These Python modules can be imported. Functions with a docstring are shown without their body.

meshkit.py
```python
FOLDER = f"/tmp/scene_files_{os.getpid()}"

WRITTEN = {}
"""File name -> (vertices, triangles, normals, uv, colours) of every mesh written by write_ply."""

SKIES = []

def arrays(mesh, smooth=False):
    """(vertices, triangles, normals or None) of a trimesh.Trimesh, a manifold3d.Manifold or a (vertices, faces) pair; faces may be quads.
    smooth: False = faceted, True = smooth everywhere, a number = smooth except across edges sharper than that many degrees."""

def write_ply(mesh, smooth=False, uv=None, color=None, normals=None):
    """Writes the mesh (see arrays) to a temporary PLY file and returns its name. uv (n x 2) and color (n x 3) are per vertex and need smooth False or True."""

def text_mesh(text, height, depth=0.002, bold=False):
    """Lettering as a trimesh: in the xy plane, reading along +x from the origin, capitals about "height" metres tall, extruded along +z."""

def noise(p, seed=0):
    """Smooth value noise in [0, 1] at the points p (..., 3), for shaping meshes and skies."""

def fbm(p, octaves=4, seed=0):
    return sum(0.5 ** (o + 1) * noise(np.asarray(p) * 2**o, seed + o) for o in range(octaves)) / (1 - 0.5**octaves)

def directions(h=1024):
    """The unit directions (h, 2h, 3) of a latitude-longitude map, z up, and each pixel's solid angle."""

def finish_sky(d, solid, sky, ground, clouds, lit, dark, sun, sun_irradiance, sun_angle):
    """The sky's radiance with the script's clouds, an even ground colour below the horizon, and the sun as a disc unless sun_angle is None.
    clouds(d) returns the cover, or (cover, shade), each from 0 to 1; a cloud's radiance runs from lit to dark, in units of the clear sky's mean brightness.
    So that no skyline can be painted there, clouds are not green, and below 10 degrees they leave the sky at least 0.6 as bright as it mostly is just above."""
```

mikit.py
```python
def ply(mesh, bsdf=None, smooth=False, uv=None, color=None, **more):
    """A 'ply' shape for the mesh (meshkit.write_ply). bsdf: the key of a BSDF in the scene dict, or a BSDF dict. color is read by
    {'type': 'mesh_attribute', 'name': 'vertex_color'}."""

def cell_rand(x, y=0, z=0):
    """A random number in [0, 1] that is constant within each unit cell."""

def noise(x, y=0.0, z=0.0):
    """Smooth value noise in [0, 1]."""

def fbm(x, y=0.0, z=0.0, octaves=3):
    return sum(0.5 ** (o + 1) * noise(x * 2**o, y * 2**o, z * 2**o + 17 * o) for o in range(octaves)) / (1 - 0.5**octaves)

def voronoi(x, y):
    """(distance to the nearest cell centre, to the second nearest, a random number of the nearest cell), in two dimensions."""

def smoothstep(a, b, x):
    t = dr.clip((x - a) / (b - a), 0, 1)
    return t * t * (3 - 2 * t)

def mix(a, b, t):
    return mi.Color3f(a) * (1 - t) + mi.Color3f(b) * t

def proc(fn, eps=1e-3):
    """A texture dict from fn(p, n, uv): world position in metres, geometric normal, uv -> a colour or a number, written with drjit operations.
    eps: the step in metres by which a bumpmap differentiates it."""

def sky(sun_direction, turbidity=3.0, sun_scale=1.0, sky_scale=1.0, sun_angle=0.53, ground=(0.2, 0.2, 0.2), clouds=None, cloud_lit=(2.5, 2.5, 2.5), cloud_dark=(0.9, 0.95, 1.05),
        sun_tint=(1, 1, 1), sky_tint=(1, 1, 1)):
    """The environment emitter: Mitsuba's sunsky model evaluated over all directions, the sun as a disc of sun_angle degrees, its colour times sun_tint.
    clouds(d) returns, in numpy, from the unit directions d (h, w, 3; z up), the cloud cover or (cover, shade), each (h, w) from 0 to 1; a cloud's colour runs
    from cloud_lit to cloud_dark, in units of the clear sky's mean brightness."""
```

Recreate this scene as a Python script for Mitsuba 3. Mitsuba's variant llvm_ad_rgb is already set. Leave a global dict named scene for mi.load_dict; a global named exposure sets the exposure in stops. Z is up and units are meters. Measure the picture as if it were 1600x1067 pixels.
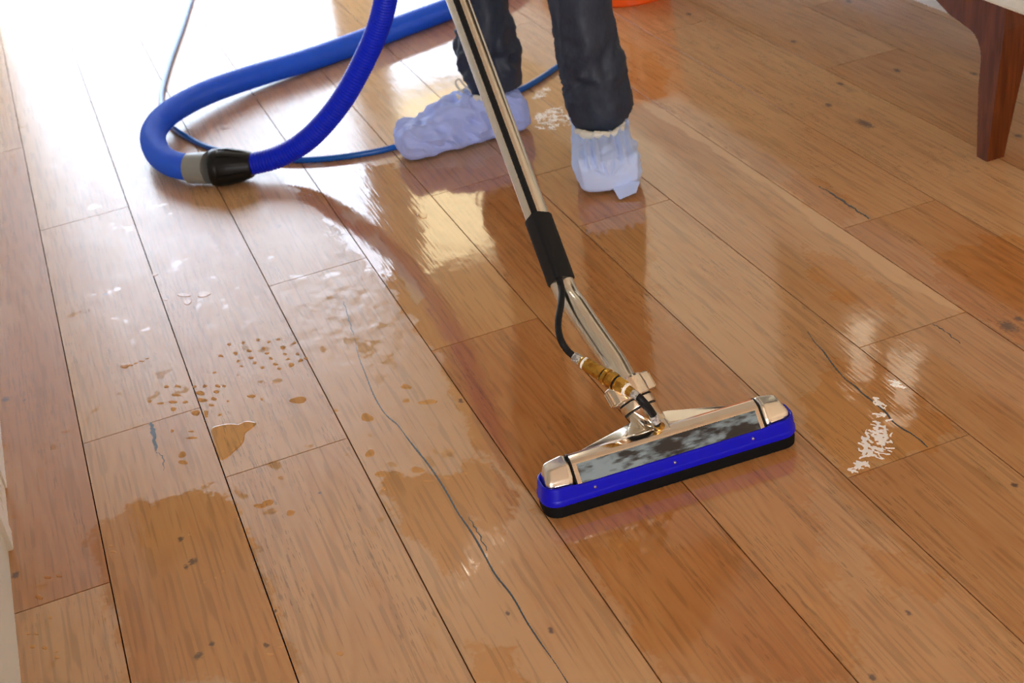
import math, random
import numpy as np, trimesh, mitsuba as mi, drjit as dr
import manifold3d as m3
import shapely
from shapely.geometry import Polygon, LineString, Point
from shapely.ops import unary_union
import mikit, meshkit
from mikit import ply, proc, noise, fbm, cell_rand, smoothstep, mix, voronoi

random.seed(7)
RNG = np.random.default_rng(7)
T = mi.ScalarTransform4f
scene, labels = {'type': 'scene'}, {}

# ------------------------------------------------------------------ camera, light, exposure
# World axes: x across the floor planks, y along them (away from the camera), z up.
F_PX, PITCH, ROLL, H_CAM, YAW = 2265.85, 0.5171768, -0.1672571, 1.17175, 0.2730645
def _rot(v):
    e = np.array([math.cos(YAW), math.sin(YAW)]); a = np.array([-math.sin(YAW), math.cos(YAW)])
    return np.array([v[:2] @ e, v[:2] @ a, v[2]])
_f = np.array([0, math.cos(PITCH), -math.sin(PITCH)]); _r0 = np.array([1.0, 0, 0]); _u0 = np.cross(_r0, _f)
FWD = _rot(_f)
RIGHT = _rot(math.cos(ROLL) * _r0 + math.sin(ROLL) * _u0)
UP = _rot(-math.sin(ROLL) * _r0 + math.cos(ROLL) * _u0)
CAM = np.array([0.1390269, 0.0, H_CAM])
scene['camera'] = {'type': 'thinlens', 'fov': math.degrees(2 * math.atan(800 / F_PX)), 'fov_axis': 'x',
                   'aperture_radius': 0.0030, 'focus_distance': 1.93,
                   'to_world': T().look_at(origin=CAM.tolist(), target=(CAM + FWD).tolist(), up=UP.tolist()),
                   'near_clip': 0.02, 'far_clip': 100.0}
exposure = 0.12
BLIND = [4.2, 3.6, 2.2]           # the same daylight through the cream blind
DAY = [4.9, 5.8, 7.0]            # daylight in the patio door
FILL_BACK = [9.0, 9.2, 9.8]       # fill light, as daylight in added, unseen windows behind the camera
SCONCE = [2.4, 2.1, 1.6]
ADDED_LAMP = [20.0, 17.5, 14.0]  # radiance of the added ceiling lamps

def ray(px, py):
    d = FWD + (px - 800) / F_PX * RIGHT - (py - 533.5) / F_PX * UP
    return d / np.linalg.norm(d)
def at(px, py, z=0.0):            # the point at height z that stands at this place of the survey photograph
    d = ray(px, py)
    return CAM + d * ((z - H_CAM) / d[2])
def atd(px, py, dist):
    return CAM + ray(px, py) * dist

# ------------------------------------------------------------------ helpers
def bsdf(key, d): scene[key] = d
def rgb(*c): return {'type': 'rgb', 'value': list(c)}
def obj(name, mesh, mat, parent=None, smooth=False, **more):
    key = (parent + '__' if parent else '') + name
    if key in scene or key in labels:
        n = 1
        while f'{key}_{n:03d}' in scene or f'{key}_{n:03d}' in labels: n += 1
        key = f'{key}_{n:03d}'
    scene[key] = ply(mesh, mat, smooth, **more)
    return key
def tag(key, label=None, cat=None, group=None, kind=None):
    d = labels.setdefault(key, {})
    for k, v in (('label', label), ('category', cat), ('group', group), ('kind', kind)):
        if v: d[k] = v
    return key
def box(x0, x1, y0, y1, z0, z1):
    m = trimesh.creation.box((x1 - x0, y1 - y0, z1 - z0)); m.apply_translation(((x0 + x1) / 2, (y0 + y1) / 2, (z0 + z1) / 2)); return m
def cat(*ms): return trimesh.util.concatenate([to_tm(m) for m in ms])
def to_tm(m):
    if isinstance(m, trimesh.Trimesh): return m
    r = m.to_mesh(); return trimesh.Trimesh(r.vert_properties[:, :3], r.tri_verts, process=False)
def to_mf(t):
    return m3.Manifold(m3.Mesh(np.asarray(t.vertices, np.float32), np.asarray(t.faces, np.uint32)))
def rbox(x0, x1, y0, y1, z0, z1, r, seg=12):
    s = m3.Manifold.sphere(r, seg)
    return m3.Manifold.batch_hull([s.translate((x, y, z)) for x in (x0 + r, x1 - r) for y in (y0 + r, y1 - r) for z in (z0 + r, z1 - r)])
def spline(P, n=12):
    P = np.asarray(P, float); Q = np.vstack([2 * P[0] - P[1], P, 2 * P[-1] - P[-2]]); out = []
    for i in range(1, len(Q) - 2):
        p0, p1, p2, p3 = Q[i - 1:i + 3]
        for t in np.linspace(0, 1, n, endpoint=False):
            out.append(0.5 * ((2 * p1) + (-p0 + p2) * t + (2 * p0 - 5 * p1 + 4 * p2 - p3) * t * t + (-p0 + 3 * p1 - 3 * p2 + p3) * t ** 3))
    out.append(P[-1]); return np.array(out)
def resample(P, step):
    d = np.r_[0, np.cumsum(np.linalg.norm(np.diff(P, axis=0), axis=1))]
    n = max(2, int(round(d[-1] / step)) + 1); s = np.linspace(0, d[-1], n)
    return np.stack([np.interp(s, d, P[:, k]) for k in range(3)], 1), s
def frames(P):
    t = np.gradient(P, axis=0); t /= np.linalg.norm(t, axis=1)[:, None]
    n = np.cross(t[0], [0.3, 0.2, 1.0]); n /= np.linalg.norm(n); N = [n]
    for i in range(1, len(P)):
        n = N[-1] - t[i] * (N[-1] @ t[i]); N.append(n / np.linalg.norm(n))
    N = np.array(N); return t, N, np.cross(t, N)
def grid_mesh(R, close=True):     # rings (n, m, 3) -> closed tube
    n, m, _ = R.shape; V = R.reshape(-1, 3); i, j = np.meshgrid(np.arange(n - 1), np.arange(m), indexing='ij')
    a, b = i * m + j, i * m + (j + 1) % m; c, d = a + m, b + m
    F = np.stack([np.stack([a, b, d], -1), np.stack([a, d, c], -1)], 2).reshape(-1, 3)
    if close:
        V = np.vstack([V, R[0].mean(0), R[-1].mean(0)]); k = np.arange(m)
        F = np.vstack([F, np.stack([np.full(m, n * m), (k + 1) % m, k], 1), np.stack([np.full(m, n * m + 1), (n - 1) * m + k, (n - 1) * m + (k + 1) % m], 1)])
    M = trimesh.Trimesh(V, F, process=False)
    if close and M.volume < 0: M = trimesh.Trimesh(V, F[:, ::-1], process=False)
    return M
def sweep(P, r, m=20):
    P = np.asarray(P, float); t, N, B = frames(P); a = np.arange(m) * 2 * math.pi / m
    r = np.broadcast_to(np.asarray(r, float), (len(P),))
    return grid_mesh(P[:, None] + r[:, None, None] * (np.cos(a)[None, :, None] * N[:, None] + np.sin(a)[None, :, None] * B[:, None]))
def lathe(p0, p1, prof, m=32, lobes=0, amp=0.0):  # prof: (metres along, radius)
    p0, p1 = np.asarray(p0, float), np.asarray(p1, float); ax = (p1 - p0) / np.linalg.norm(p1 - p0)
    n = np.cross(ax, [0, 0, 1.0] if abs(ax[2]) < 0.95 else [1.0, 0, 0]); n /= np.linalg.norm(n); b = np.cross(ax, n); a = np.arange(m) * 2 * math.pi / m
    R = []
    for s, r in prof:
        rr = r * (1 + amp * np.cos(lobes * a)) if lobes else np.full(m, r)
        R.append(p0 + ax * s + rr[:, None] * (np.cos(a)[:, None] * n + np.sin(a)[:, None] * b))
    return grid_mesh(np.array(R))
def extrude(poly, h, z=0.0):
    ms = [trimesh.creation.extrude_polygon(g, h, engine='earcut') for g in getattr(poly, 'geoms', [poly]) if g.area > 1e-9]
    m = trimesh.util.concatenate(ms); m.apply_translation((0, 0, z)); return m
def chain(joints, r, bones, seg=20):
    S = [m3.Manifold.sphere(rr, seg).translate(tuple(float(v) for v in p)) for p, rr in zip(joints, r)]
    return m3.Manifold.batch_boolean([m3.Manifold.batch_hull([S[a], S[b]]) for a, b in bones], m3.OpType.Add)

# ------------------------------------------------------------------ polygons on the floor used by the floor finish (wet film, painted dark reflections, sapwood)
def fl2(x, y): q = at(x, y); return float(q[0]), float(q[1])
def floor_poly(pts): return [fl2(x, y) for x, y in pts]
def poly_sd(x, y, poly):
    d2, sign = mi.Float(1e9), mi.Float(1.0)
    n = len(poly)
    for i in range(n):
        (ax, ay), (bx, by) = poly[i], poly[i - 1]
        ex, ey = bx - ax, by - ay
        wx, wy = x - ax, y - ay
        k = dr.clip((wx * ex + wy * ey) / (ex * ex + ey * ey + 1e-12), 0, 1)
        d2 = dr.minimum(d2, dr.square(wx - ex * k) + dr.square(wy - ey * k))
        c1, c2, c3 = y >= ay, y < by, ex * wy > ey * wx
        flip = (c1 & c2 & c3) | (~c1 & ~c2 & ~c3)
        sign = dr.select(flip, -sign, sign)
    return sign * dr.sqrt(d2)

WET_REFL = [floor_poly(q) for q in (
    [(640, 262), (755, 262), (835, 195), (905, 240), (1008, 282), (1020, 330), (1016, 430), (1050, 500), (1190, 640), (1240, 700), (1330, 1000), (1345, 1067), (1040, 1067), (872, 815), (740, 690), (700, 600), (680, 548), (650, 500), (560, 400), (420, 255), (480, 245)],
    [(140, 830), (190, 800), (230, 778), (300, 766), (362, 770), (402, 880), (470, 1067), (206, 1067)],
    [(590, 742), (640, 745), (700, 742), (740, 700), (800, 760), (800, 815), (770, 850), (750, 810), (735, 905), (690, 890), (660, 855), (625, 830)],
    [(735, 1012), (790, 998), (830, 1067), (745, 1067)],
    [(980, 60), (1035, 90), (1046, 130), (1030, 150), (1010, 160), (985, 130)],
    [(1225, 265), (1290, 285), (1345, 335), (1315, 350), (1245, 315)],  # reflection of a dark thing on the wall, painted as darker wood
    [(1250, 385), (1310, 400), (1390, 455), (1415, 490), (1330, 480), (1255, 430)],  # second dark reflection, put into the wood colour
    [(1462, 405), (1530, 372), (1640, 360), (1640, 560), (1560, 520), (1480, 460)],  # wet wood plus the mirrored bench underside, painted darker
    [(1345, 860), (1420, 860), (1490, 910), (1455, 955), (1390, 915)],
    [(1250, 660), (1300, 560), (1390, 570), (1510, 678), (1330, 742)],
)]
SAP = floor_poly([(985, 148), (1060, 180), (1130, 228), (1215, 286), (1300, 345), (1400, 415), (1507, 487), (1497, 489), (1400, 438), (1330, 392), (1265, 343), (1180, 276), (1090, 220), (1000, 163)])
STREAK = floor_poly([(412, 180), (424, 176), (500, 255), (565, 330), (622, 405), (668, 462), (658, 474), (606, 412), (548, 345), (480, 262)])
KNOTS = [(*fl2(x, y), w, l) for x, y, w, l in (
    (301, 877, .006, .009), (291, 886, .004, .006), (309, 1025, .006, .007), (331, 1006, .004, .005), (282, 842, .005, .006), (416, 1008, .004, .006), (500, 770, .003, .004),
    (793, 958, .0028, .005), (861, 985, .0032, .007), (720, 626, .004, .008), (1585, 757, .004, .006), (1363, 1058, .004, .006), (1240, 65, .006, .014), (1313, 131, .006, .012),
    (1402, 110, .006, .012), (1294, 164, .006, .014), (1352, 193, .012, .03), (1522, 115, .006, .012), (1590, 212, .006, .012), (1326, 2, .006, .016), (1077, 22, .006, .012),
    (1575, 510, .012, .02), (1592, 498, .006, .01), (8, 624, .007, .009), (24, 899, .006, .01), (38, 625, .003, .004), (430, 955, .003, .004), (1420, 958, .003, .006), (165, 460, .004, .006))]

def wet_refl_mask(x, y):
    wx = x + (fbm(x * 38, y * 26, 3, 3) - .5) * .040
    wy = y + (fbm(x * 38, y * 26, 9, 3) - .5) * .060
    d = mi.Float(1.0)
    for q in WET_REFL: d = dr.minimum(d, poly_sd(wx, wy, q))
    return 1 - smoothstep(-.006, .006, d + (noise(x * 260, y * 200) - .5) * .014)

def wood_dry(p, n, uv):
    k = dr.floor(uv.x / 10)
    ls = uv.x - 10 * k - 1.095
    x, t = p.x, p.y
    r1, r2, r3, r4 = (cell_rand(k, j) for j in (1, 2, 3, 4))
    warp = fbm(ls * 12 + k * 3.1, t * 1.6, k, 3)
    c = 5.5 * dr.square((ls - (r1 - .5) * .08) / .095) + (3.0 + 5 * r2) * t + 7 * warp
    ring = .5 + .5 * dr.sin(2 * math.pi * c)
    ring = ring * ring * (.35 + .65 * r3)
    streak = fbm(ls * 160 + k * 7, t * 5, 1, 3)
    pore = smoothstep(.70, .86, noise(ls * 760 + k * 11, t * 52)) * smoothstep(.35, .7, noise(ls * 45 + k, t * 7 + 3 * k))
    blot = fbm(x * 7 + 4 * k, t * 2.2, 5, 3)
    tone = dr.clip(.27 + 1.0 * (blot - .5) + .80 * (dr.floor((uv.y + 50) / 100) / 10 - .42) + .50 * (streak - .5) + .26 * ring, 0, 1)
    col = mix((.545, .330, .162), (.420, .192, .073), tone)
    col = col * (1 - .25 * pore * smoothstep(.25, .75, cell_rand(k, 9))) * (1 - .16 * smoothstep(.55, .8, noise(ls * 300 + k, t * 14)))
    wx, wy = x + (fbm(x * 20, t * 20, 2) - .5) * .02, t
    sap = 1 - smoothstep(-.004, .003, poly_sd(wx, wy, SAP))
    col = mix(col, (.62, .40, .21), sap * .8)
    for kx, ky, kw, kl in KNOTS:
        d = dr.sqrt(dr.square((x - kx) / kw) + dr.square((t - ky) / kl)) + (noise(x * 300, t * 300) - .5) * .7
        col = mix(col, (.085, .06, .065), (1 - smoothstep(.35, 1.25, d)) * .8)
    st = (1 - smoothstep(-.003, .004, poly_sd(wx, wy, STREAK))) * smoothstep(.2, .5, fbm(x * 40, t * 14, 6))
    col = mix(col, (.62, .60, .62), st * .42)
    return col
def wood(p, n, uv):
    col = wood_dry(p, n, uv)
    return mix(col, col * mi.Color3f(.95, .82, .62), wet_refl_mask(p.x, p.y))
def wood_wet(p, n, uv): return wood_dry(p, n, uv) * mi.Color3f(1.12, 1.0, .74)

def floor_rough(p, n, uv):
    x, t = p.x, p.y
    w = wet_refl_mask(x, t)
    left = 1 - smoothstep(.35, .95, x - .06 * (t - 2))
    dry = mix3(.075, .31, left) + .07 * (fbm(x * 30, t * 12, 4, 3) - .5)
    spl = smoothstep(.72, .76, fbm(x * 34, t * 34, 8, 4)) * smoothstep(.45, .6, noise(x * 5, t * 5, 7))
    return mix3(dry, .055 + .03 * noise(x * 25, t * 25), dr.maximum(w, spl * .8))
def mix3(a, b, t): return a * (1 - t) + b * t

RIP = (*fl2(545, 485), .10, .20)
RIP2 = fl2(1370, 670)
def floor_height(p, n, uv):
    x, t = p.x, p.y
    k = dr.floor(uv.x / 10)
    r = dr.exp(-dr.square((x - RIP[0]) / RIP[2]) - dr.square((t - RIP[1]) / RIP[3]))
    r = r + .5 * dr.exp(-dr.square((x - RIP2[0]) / .06) - dr.square((t - RIP2[1]) / .10))
    rp = fbm(x * 42, t * 30, 1, 2)
    g = noise(x * 420 + 5 * k, t * 22)
    b = fbm(x * 9, t * 5, 2, 2)
    return rp * (.00015 + .0011 * r) + g * .00004 + b * .0005

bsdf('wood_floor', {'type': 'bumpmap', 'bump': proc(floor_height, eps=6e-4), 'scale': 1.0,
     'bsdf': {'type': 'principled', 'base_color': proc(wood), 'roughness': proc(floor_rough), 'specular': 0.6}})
bsdf('water_film', {'type': 'principled', 'base_color': proc(wood_wet), 'roughness': .05, 'specular': 0.35})
def P(key, c, rough=.5, metal=0.0, spec=.5, **kw):
    bsdf(key, {'type': 'twosided', 'bsdf': {'type': 'principled', 'base_color': rgb(*c) if isinstance(c, tuple) else c, 'roughness': rough, 'metallic': metal, 'specular': spec, **kw}})
P('subfloor', (.05, .028, .016), .8)
P('crack_fill', (.035, .045, .055), .35)
P('wall_paint', (.82, .73, .57), .6)
P('panel_wood', (.030, .014, .008), .5, 0, .25)
P('wall_white', (.60, .64, .63), .45)
P('ceiling_paint', (.62, .54, .44), .8)
P('trim_white', (.72, .75, .74), .35)
P('frame_white', (.70, .70, .70), .4)
P('hose_blue', (.005, .12, .88), .33, 0, .5)
P('hose_dark_blue', (.001, .018, .66), .36, 0, .3)
P('line_blue', (.004, .10, .42), .3)
P('cuff_grey', (.25, .27, .26), .4)
P('black_plastic', (.006, .006, .0065), .35, 0, .3)
P('black_rubber', (.006, .007, .009), .5, 0, .25)
P('black_brush', (.003, .003, .0035), .7, 0, .15)
P('steel_tube', (.80, .77, .69), .20, 1.0)
P('nickel', (.86, .80, .71), .09, 1.0)
P('nickel_satin', (.80, .76, .68), .22, 1.0)
def brass_col(p, n, uv): return mix((.66, .40, .085), (.44, .22, .04), smoothstep(.45, .75, fbm(p.x * 120, p.y * 120, p.z * 120)))
P('brass', proc(brass_col), .24, 1.0)
P('ring_white', (.85, .86, .84), .35)
def ferrule_col(p, n, uv): return mix((.62, .64, .64), (.30, .31, .32), smoothstep(.5, .7, noise(p.x * 420, p.y * 420, p.z * 420)))
P('ferrule', proc(ferrule_col), .4, .6)
P('bumper_blue', (.002, .003, .46), .35, 0, .3)
P('screw_steel', (.55, .55, .56), .25, 1.0)
def smear(p, n, uv):
    f = fbm(uv.x * 20 + uv.y * 20, uv.y * 85, 3, 4); g = fbm(uv.x * 80 + 4, uv.y * 300, 1, 3)
    m = smoothstep(.36, .74, f + .55 * (g - .5) + .12 * (.4 - dr.abs(uv.x + .045) * 7))
    return mix((.012, .014, .018), (.24, .33, .38), m * .85)
P('sight_panel', proc(smear), .10, 0.0, .8)
def cloth_blue(p, n, uv): return mix((.44, .54, .96), (.35, .46, .93), fbm(p.x * 60, p.y * 60, p.z * 60))
P('cover_cloth', proc(cloth_blue), .75, sheen=.3)
P('cover_cloth_pale', (.49, .63, .97), .7, sheen=.3)
P('elastic', (.70, .70, .62), .8)
def trouser_col(p, n, uv): return mix((.014, .022, .042), (.026, .038, .066), fbm(p.x * 300, p.y * 300, p.z * 90))
P('trouser', proc(trouser_col), .55, 0, .45)
P('shirt', (.03, .04, .07), .85)
P('skin', (.52, .30, .21), .5)
P('hair', (.03, .02, .015), .6)
P('bucket_orange', (.95, .13, .008), .35)
def leg_wood(p, n, uv):
    g = fbm(p.x * 90, p.y * 90, p.z * 7, 3); h = noise(p.x * 400, p.y * 400, p.z * 14)
    return mix((.13, .030, .005), (.075, .016, .003), smoothstep(.3, .7, g * .8 + h * .25))
P('leg_wood', proc(leg_wood), .3, 0, .3)
P('cream_fabric', (.66, .66, .58), .8)
P('foam', (.95, .95, .95), .12, 0.0, .8)  # white of the foam and of the modelled lamp glint
bsdf('water', {'type': 'dielectric', 'int_ior': 1.333, 'ext_ior': 1.0})
def glow(c): return {'type': 'area', 'radiance': rgb(*c)}
bsdf('pane_dark', {'type': 'diffuse', 'reflectance': rgb(.1, .1, .1)})

# ------------------------------------------------------------------ the room
XL, XR, YB, YF, ZC = -0.129, 2.125, 5.6, -3.2, 2.55
obj('floor', box(-2.7, XR + .1, YF - .1, YB + .1, -.06, -.0125), 'subfloor'); tag('floor', kind='structure')
pk = [0]; PUV = {}
TONES = {-1: [(1.0, .45), (3.0, .95)], 0: [(1.5, .50), (2.5, .18), (4, .30)], 1: [(1.0, .22), (2.8, .32)], 2: [(1.5, .12), (3.4, .30)], 3: [(1.1, .85), (3, .45)], 4: [(1.7, .58)],
         5: [(.9, .75), (1.9, .28), (2.45, .6), (3.5, .35)], 6: [(1.0, .6), (2.6, .38)], 7: [(1.2, .8), (3.0, .42)], 8: [(2, .45)], 9: [(1.8, .6), (3.7, .3)]}
def tone_of(col, y0, y1):          # a plank's own tone, in tenths, from pale tan to deep orange brown
    for t, v in TONES.get(col, []):
        if y0 <= t <= y1: return int(round(v * 10))
    return (3 * col + int(y0 * 7)) % 6 + 2
def plank(col, y0, y1):
    g = .0009
    x0, x1 = max(col * .19, XL - .01) + g, min((col + 1) * .19, XR + .005) - g
    if x1 - x0 < .01: return
    y0, y1 = y0 + g, y1 - g
    c, zt, zb = .00016, 0.0, -.0125
    A = [(x0, y0, zb), (x1, y0, zb), (x1, y1, zb), (x0, y1, zb), (x0, y0, zt - c), (x1, y0, zt - c), (x1, y1, zt - c), (x0, y1, zt - c),
         (x0 + c, y0 + c, zt), (x1 - c, y0 + c, zt), (x1 - c, y1 - c, zt), (x0 + c, y1 - c, zt)]
    Q = [(8, 9, 10, 11)] + [(4 + i, 4 + (i + 1) % 4, 8 + (i + 1) % 4, 8 + i) for i in range(4)] + [(i, (i + 1) % 4, 4 + (i + 1) % 4, 4 + i) for i in range(4)]
    V, Fc = [], []
    for q in Q:
        b = len(V); V += [A[i] for i in q]; Fc += [(b, b + 1, b + 2), (b, b + 2, b + 3)]
    V = np.array(V); pk[0] += 1
    uv = np.stack([10 * pk[0] + 1 + V[:, 0] - col * .19, V[:, 1] + 100 * tone_of(col, y0, y1)], 1)
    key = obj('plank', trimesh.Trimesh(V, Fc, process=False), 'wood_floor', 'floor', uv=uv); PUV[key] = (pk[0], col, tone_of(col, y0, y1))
    return key, (col, y0, y1)
ENDS = {-1: [1.694, 3.58], 0: [0.20, 2.081, 3.012, 4.9], 1: [-.02, 1.857, 3.735], 2: [.56, 2.440, 4.32], 3: [.15, 2.033, 3.91], 4: [.75, 2.63, 4.5],
        5: [-.5, 1.381, 2.312, 2.585, 4.46], 6: [-.22, 1.655, 3.53], 7: [.13, 2.012, 3.9], 8: [.95, 3.2], 9: [.8, 2.705, 4.6], 10: [1.2, 3.1], 11: [.5, 2.4, 4.3]}
PL = []
for col in range(-1, 12):
    e = sorted(ENDS[col]); 
    while e[0] > YF: e.insert(0, e[0] - 1.88)
    while e[-1] < YB: e.append(e[-1] + 1.88)
    for a, b in zip(e[:-1], e[1:]):
        a, b = max(a, YF), min(b, YB)
        if b - a > .03 and b > (.6 if col >= 0 else .85):
            r = plank(col, a, b)
            if r: PL.append(r)
# plain floor continuing behind the camera, out of view
for i in range(-14, 12):
    for j in range(2):
        if i >= 0 or True:
            y1 = min([p[1][1] for p in PL if p[1][0] == i] or [.85])
            a, b = (YF, (YF + y1) / 2) if j == 0 else ((YF + y1) / 2, y1)
            x0 = i * .19
            if i < -1 or b > a:
                XLs = XL; XL = -9; plank(i, a, b); XL = XLs
def plank_at(x, y):
    return next(k for k, (c, a, b) in PL if c == math.floor(x / .19) and a <= y <= b)

obj('wall_left', box(-2.7, XL, .86, YB + .1, 0, ZC), 'wall_white'); tag('wall_left', kind='structure')
obj('wall_right', box(XR, XR + .1, YF - .1, YB + .1, 0, ZC), 'wall_paint'); tag('wall_right', kind='structure')
obj('wall_side', box(-2.7, -2.6, YF - .1, .86, 0, ZC), 'wall_paint'); tag('wall_side', kind='structure')
obj('ceiling', box(-2.7, XR + .1, YF - .1, YB + .1, ZC, ZC + .1), 'ceiling_paint'); tag('ceiling', kind='structure')
prof = Polygon([(0, 0), (-.014, 0), (-.014, .085), (-.010, .095), (-.004, .100), (0, .100)])
def baseboard(x, y0, y1):
    m = trimesh.creation.extrude_polygon(prof, y1 - y0, engine='earcut')
    v = m.vertices.copy(); m.vertices = np.stack([x + v[:, 0], y0 + v[:, 2], v[:, 1]], 1); m.fix_normals(); return m
obj('baseboard_right', baseboard(XR, YF, YB), 'trim_white'); tag('baseboard_right', kind='structure')
# casing board with flutes on the left wall, its end face towards the camera
casing = cat(box(XL, XL + .0075, 1.847, 1.895, 0, 2.1), box(XL, XL + .0045, 1.895, 2.02, 0, 2.1), box(XL, XL + .0075, 2.02, 2.07, 0, 2.1),
             box(XL, XL + .003, 2.07, 3.0, .12, 2.1), box(XL, XL + .0075, 2.07, 3.0, 0, .12), *[box(XL, XL + .0062, 1.91 + i * .022, 1.918 + i * .022, 0.03, 2.1) for i in range(5)])
obj('trim_1', casing, 'trim_white'); tag('trim_1', kind='structure')

def window(n, wall, a0, a1, z0, z1, pos, facing, cols, rowz, light, thick=.1):
    """A glazed opening in a wall across y; facing +1 = light goes towards -y."""
    y = pos
    k = f'window_{n}'
    fr, fw = [], .055
    f0, f1 = (y - .03, y + .05) if facing > 0 else (y - .05, y + .03)
    fr += [box(a0, a0 + fw, f0, f1, z0, z1), box(a1 - fw, a1, f0, f1, z0, z1), box(a0 + fw, a1 - fw, f0, f1, z1 - fw, z1), box(a0 + fw, a1 - fw, f0, f1, z0, z0 + fw)]
    obj('frame', cat(*fr), 'frame_white', k)
    xs = np.linspace(a0 + fw, a1 - fw, cols + 1)
    for x in xs[1:-1]: obj('mullion', box(x - .03, x + .03, f0 + .01, f1 - .01, z0 + fw, z1 - fw), 'frame_white', k)
    for z in rowz: obj('transom', box(a0 + fw, a1 - fw, f0 + .015, f1 - .015, z - .02, z + .02), 'frame_white', k)
    for i in range(cols):
        p = box(xs[i], xs[i + 1], y - .004 + .01 * facing, y + .004 + .01 * facing, z0 + fw, z1 - fw)
        # only the pane's room side gives light
        V = np.array([(xs[i], y, z0 + fw), (xs[i + 1], y, z0 + fw), (xs[i + 1], y, z1 - fw), (xs[i], y, z1 - fw)], float)
        q = trimesh.Trimesh(V, [(0, 1, 2), (0, 2, 3)] if facing > 0 else [(0, 2, 1), (0, 3, 2)], process=False)
        obj('pane', q, 'pane_dark', k, emitter=glow(light))
    tag(k, kind='structure')
W1 = (-.07, 1.26, .03, 1.72)
W3 = (1.34, 1.93, .03, 1.72)
obj('wall_back', cat(box(-2.7, W1[0], YB, YB + .1, 0, ZC), box(W1[1], W3[0], YB, YB + .1, 0, ZC), box(W3[1], XR + .1, YB, YB + .1, 0, ZC), *[q for w in (W1, W3) for q in (box(w[0], w[1], YB, YB + .1, w[3], ZC), box(w[0], w[1], YB, YB + .1, 0, w[2]))]), 'wall_paint')
tag('wall_back', kind='structure')
window(1, 'wall_back', *W1, YB + .04, 1, 1, [], DAY)
window(3, 'wall_back', *W3, YB + .04, 1, 1, [.86], DAY)
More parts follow.
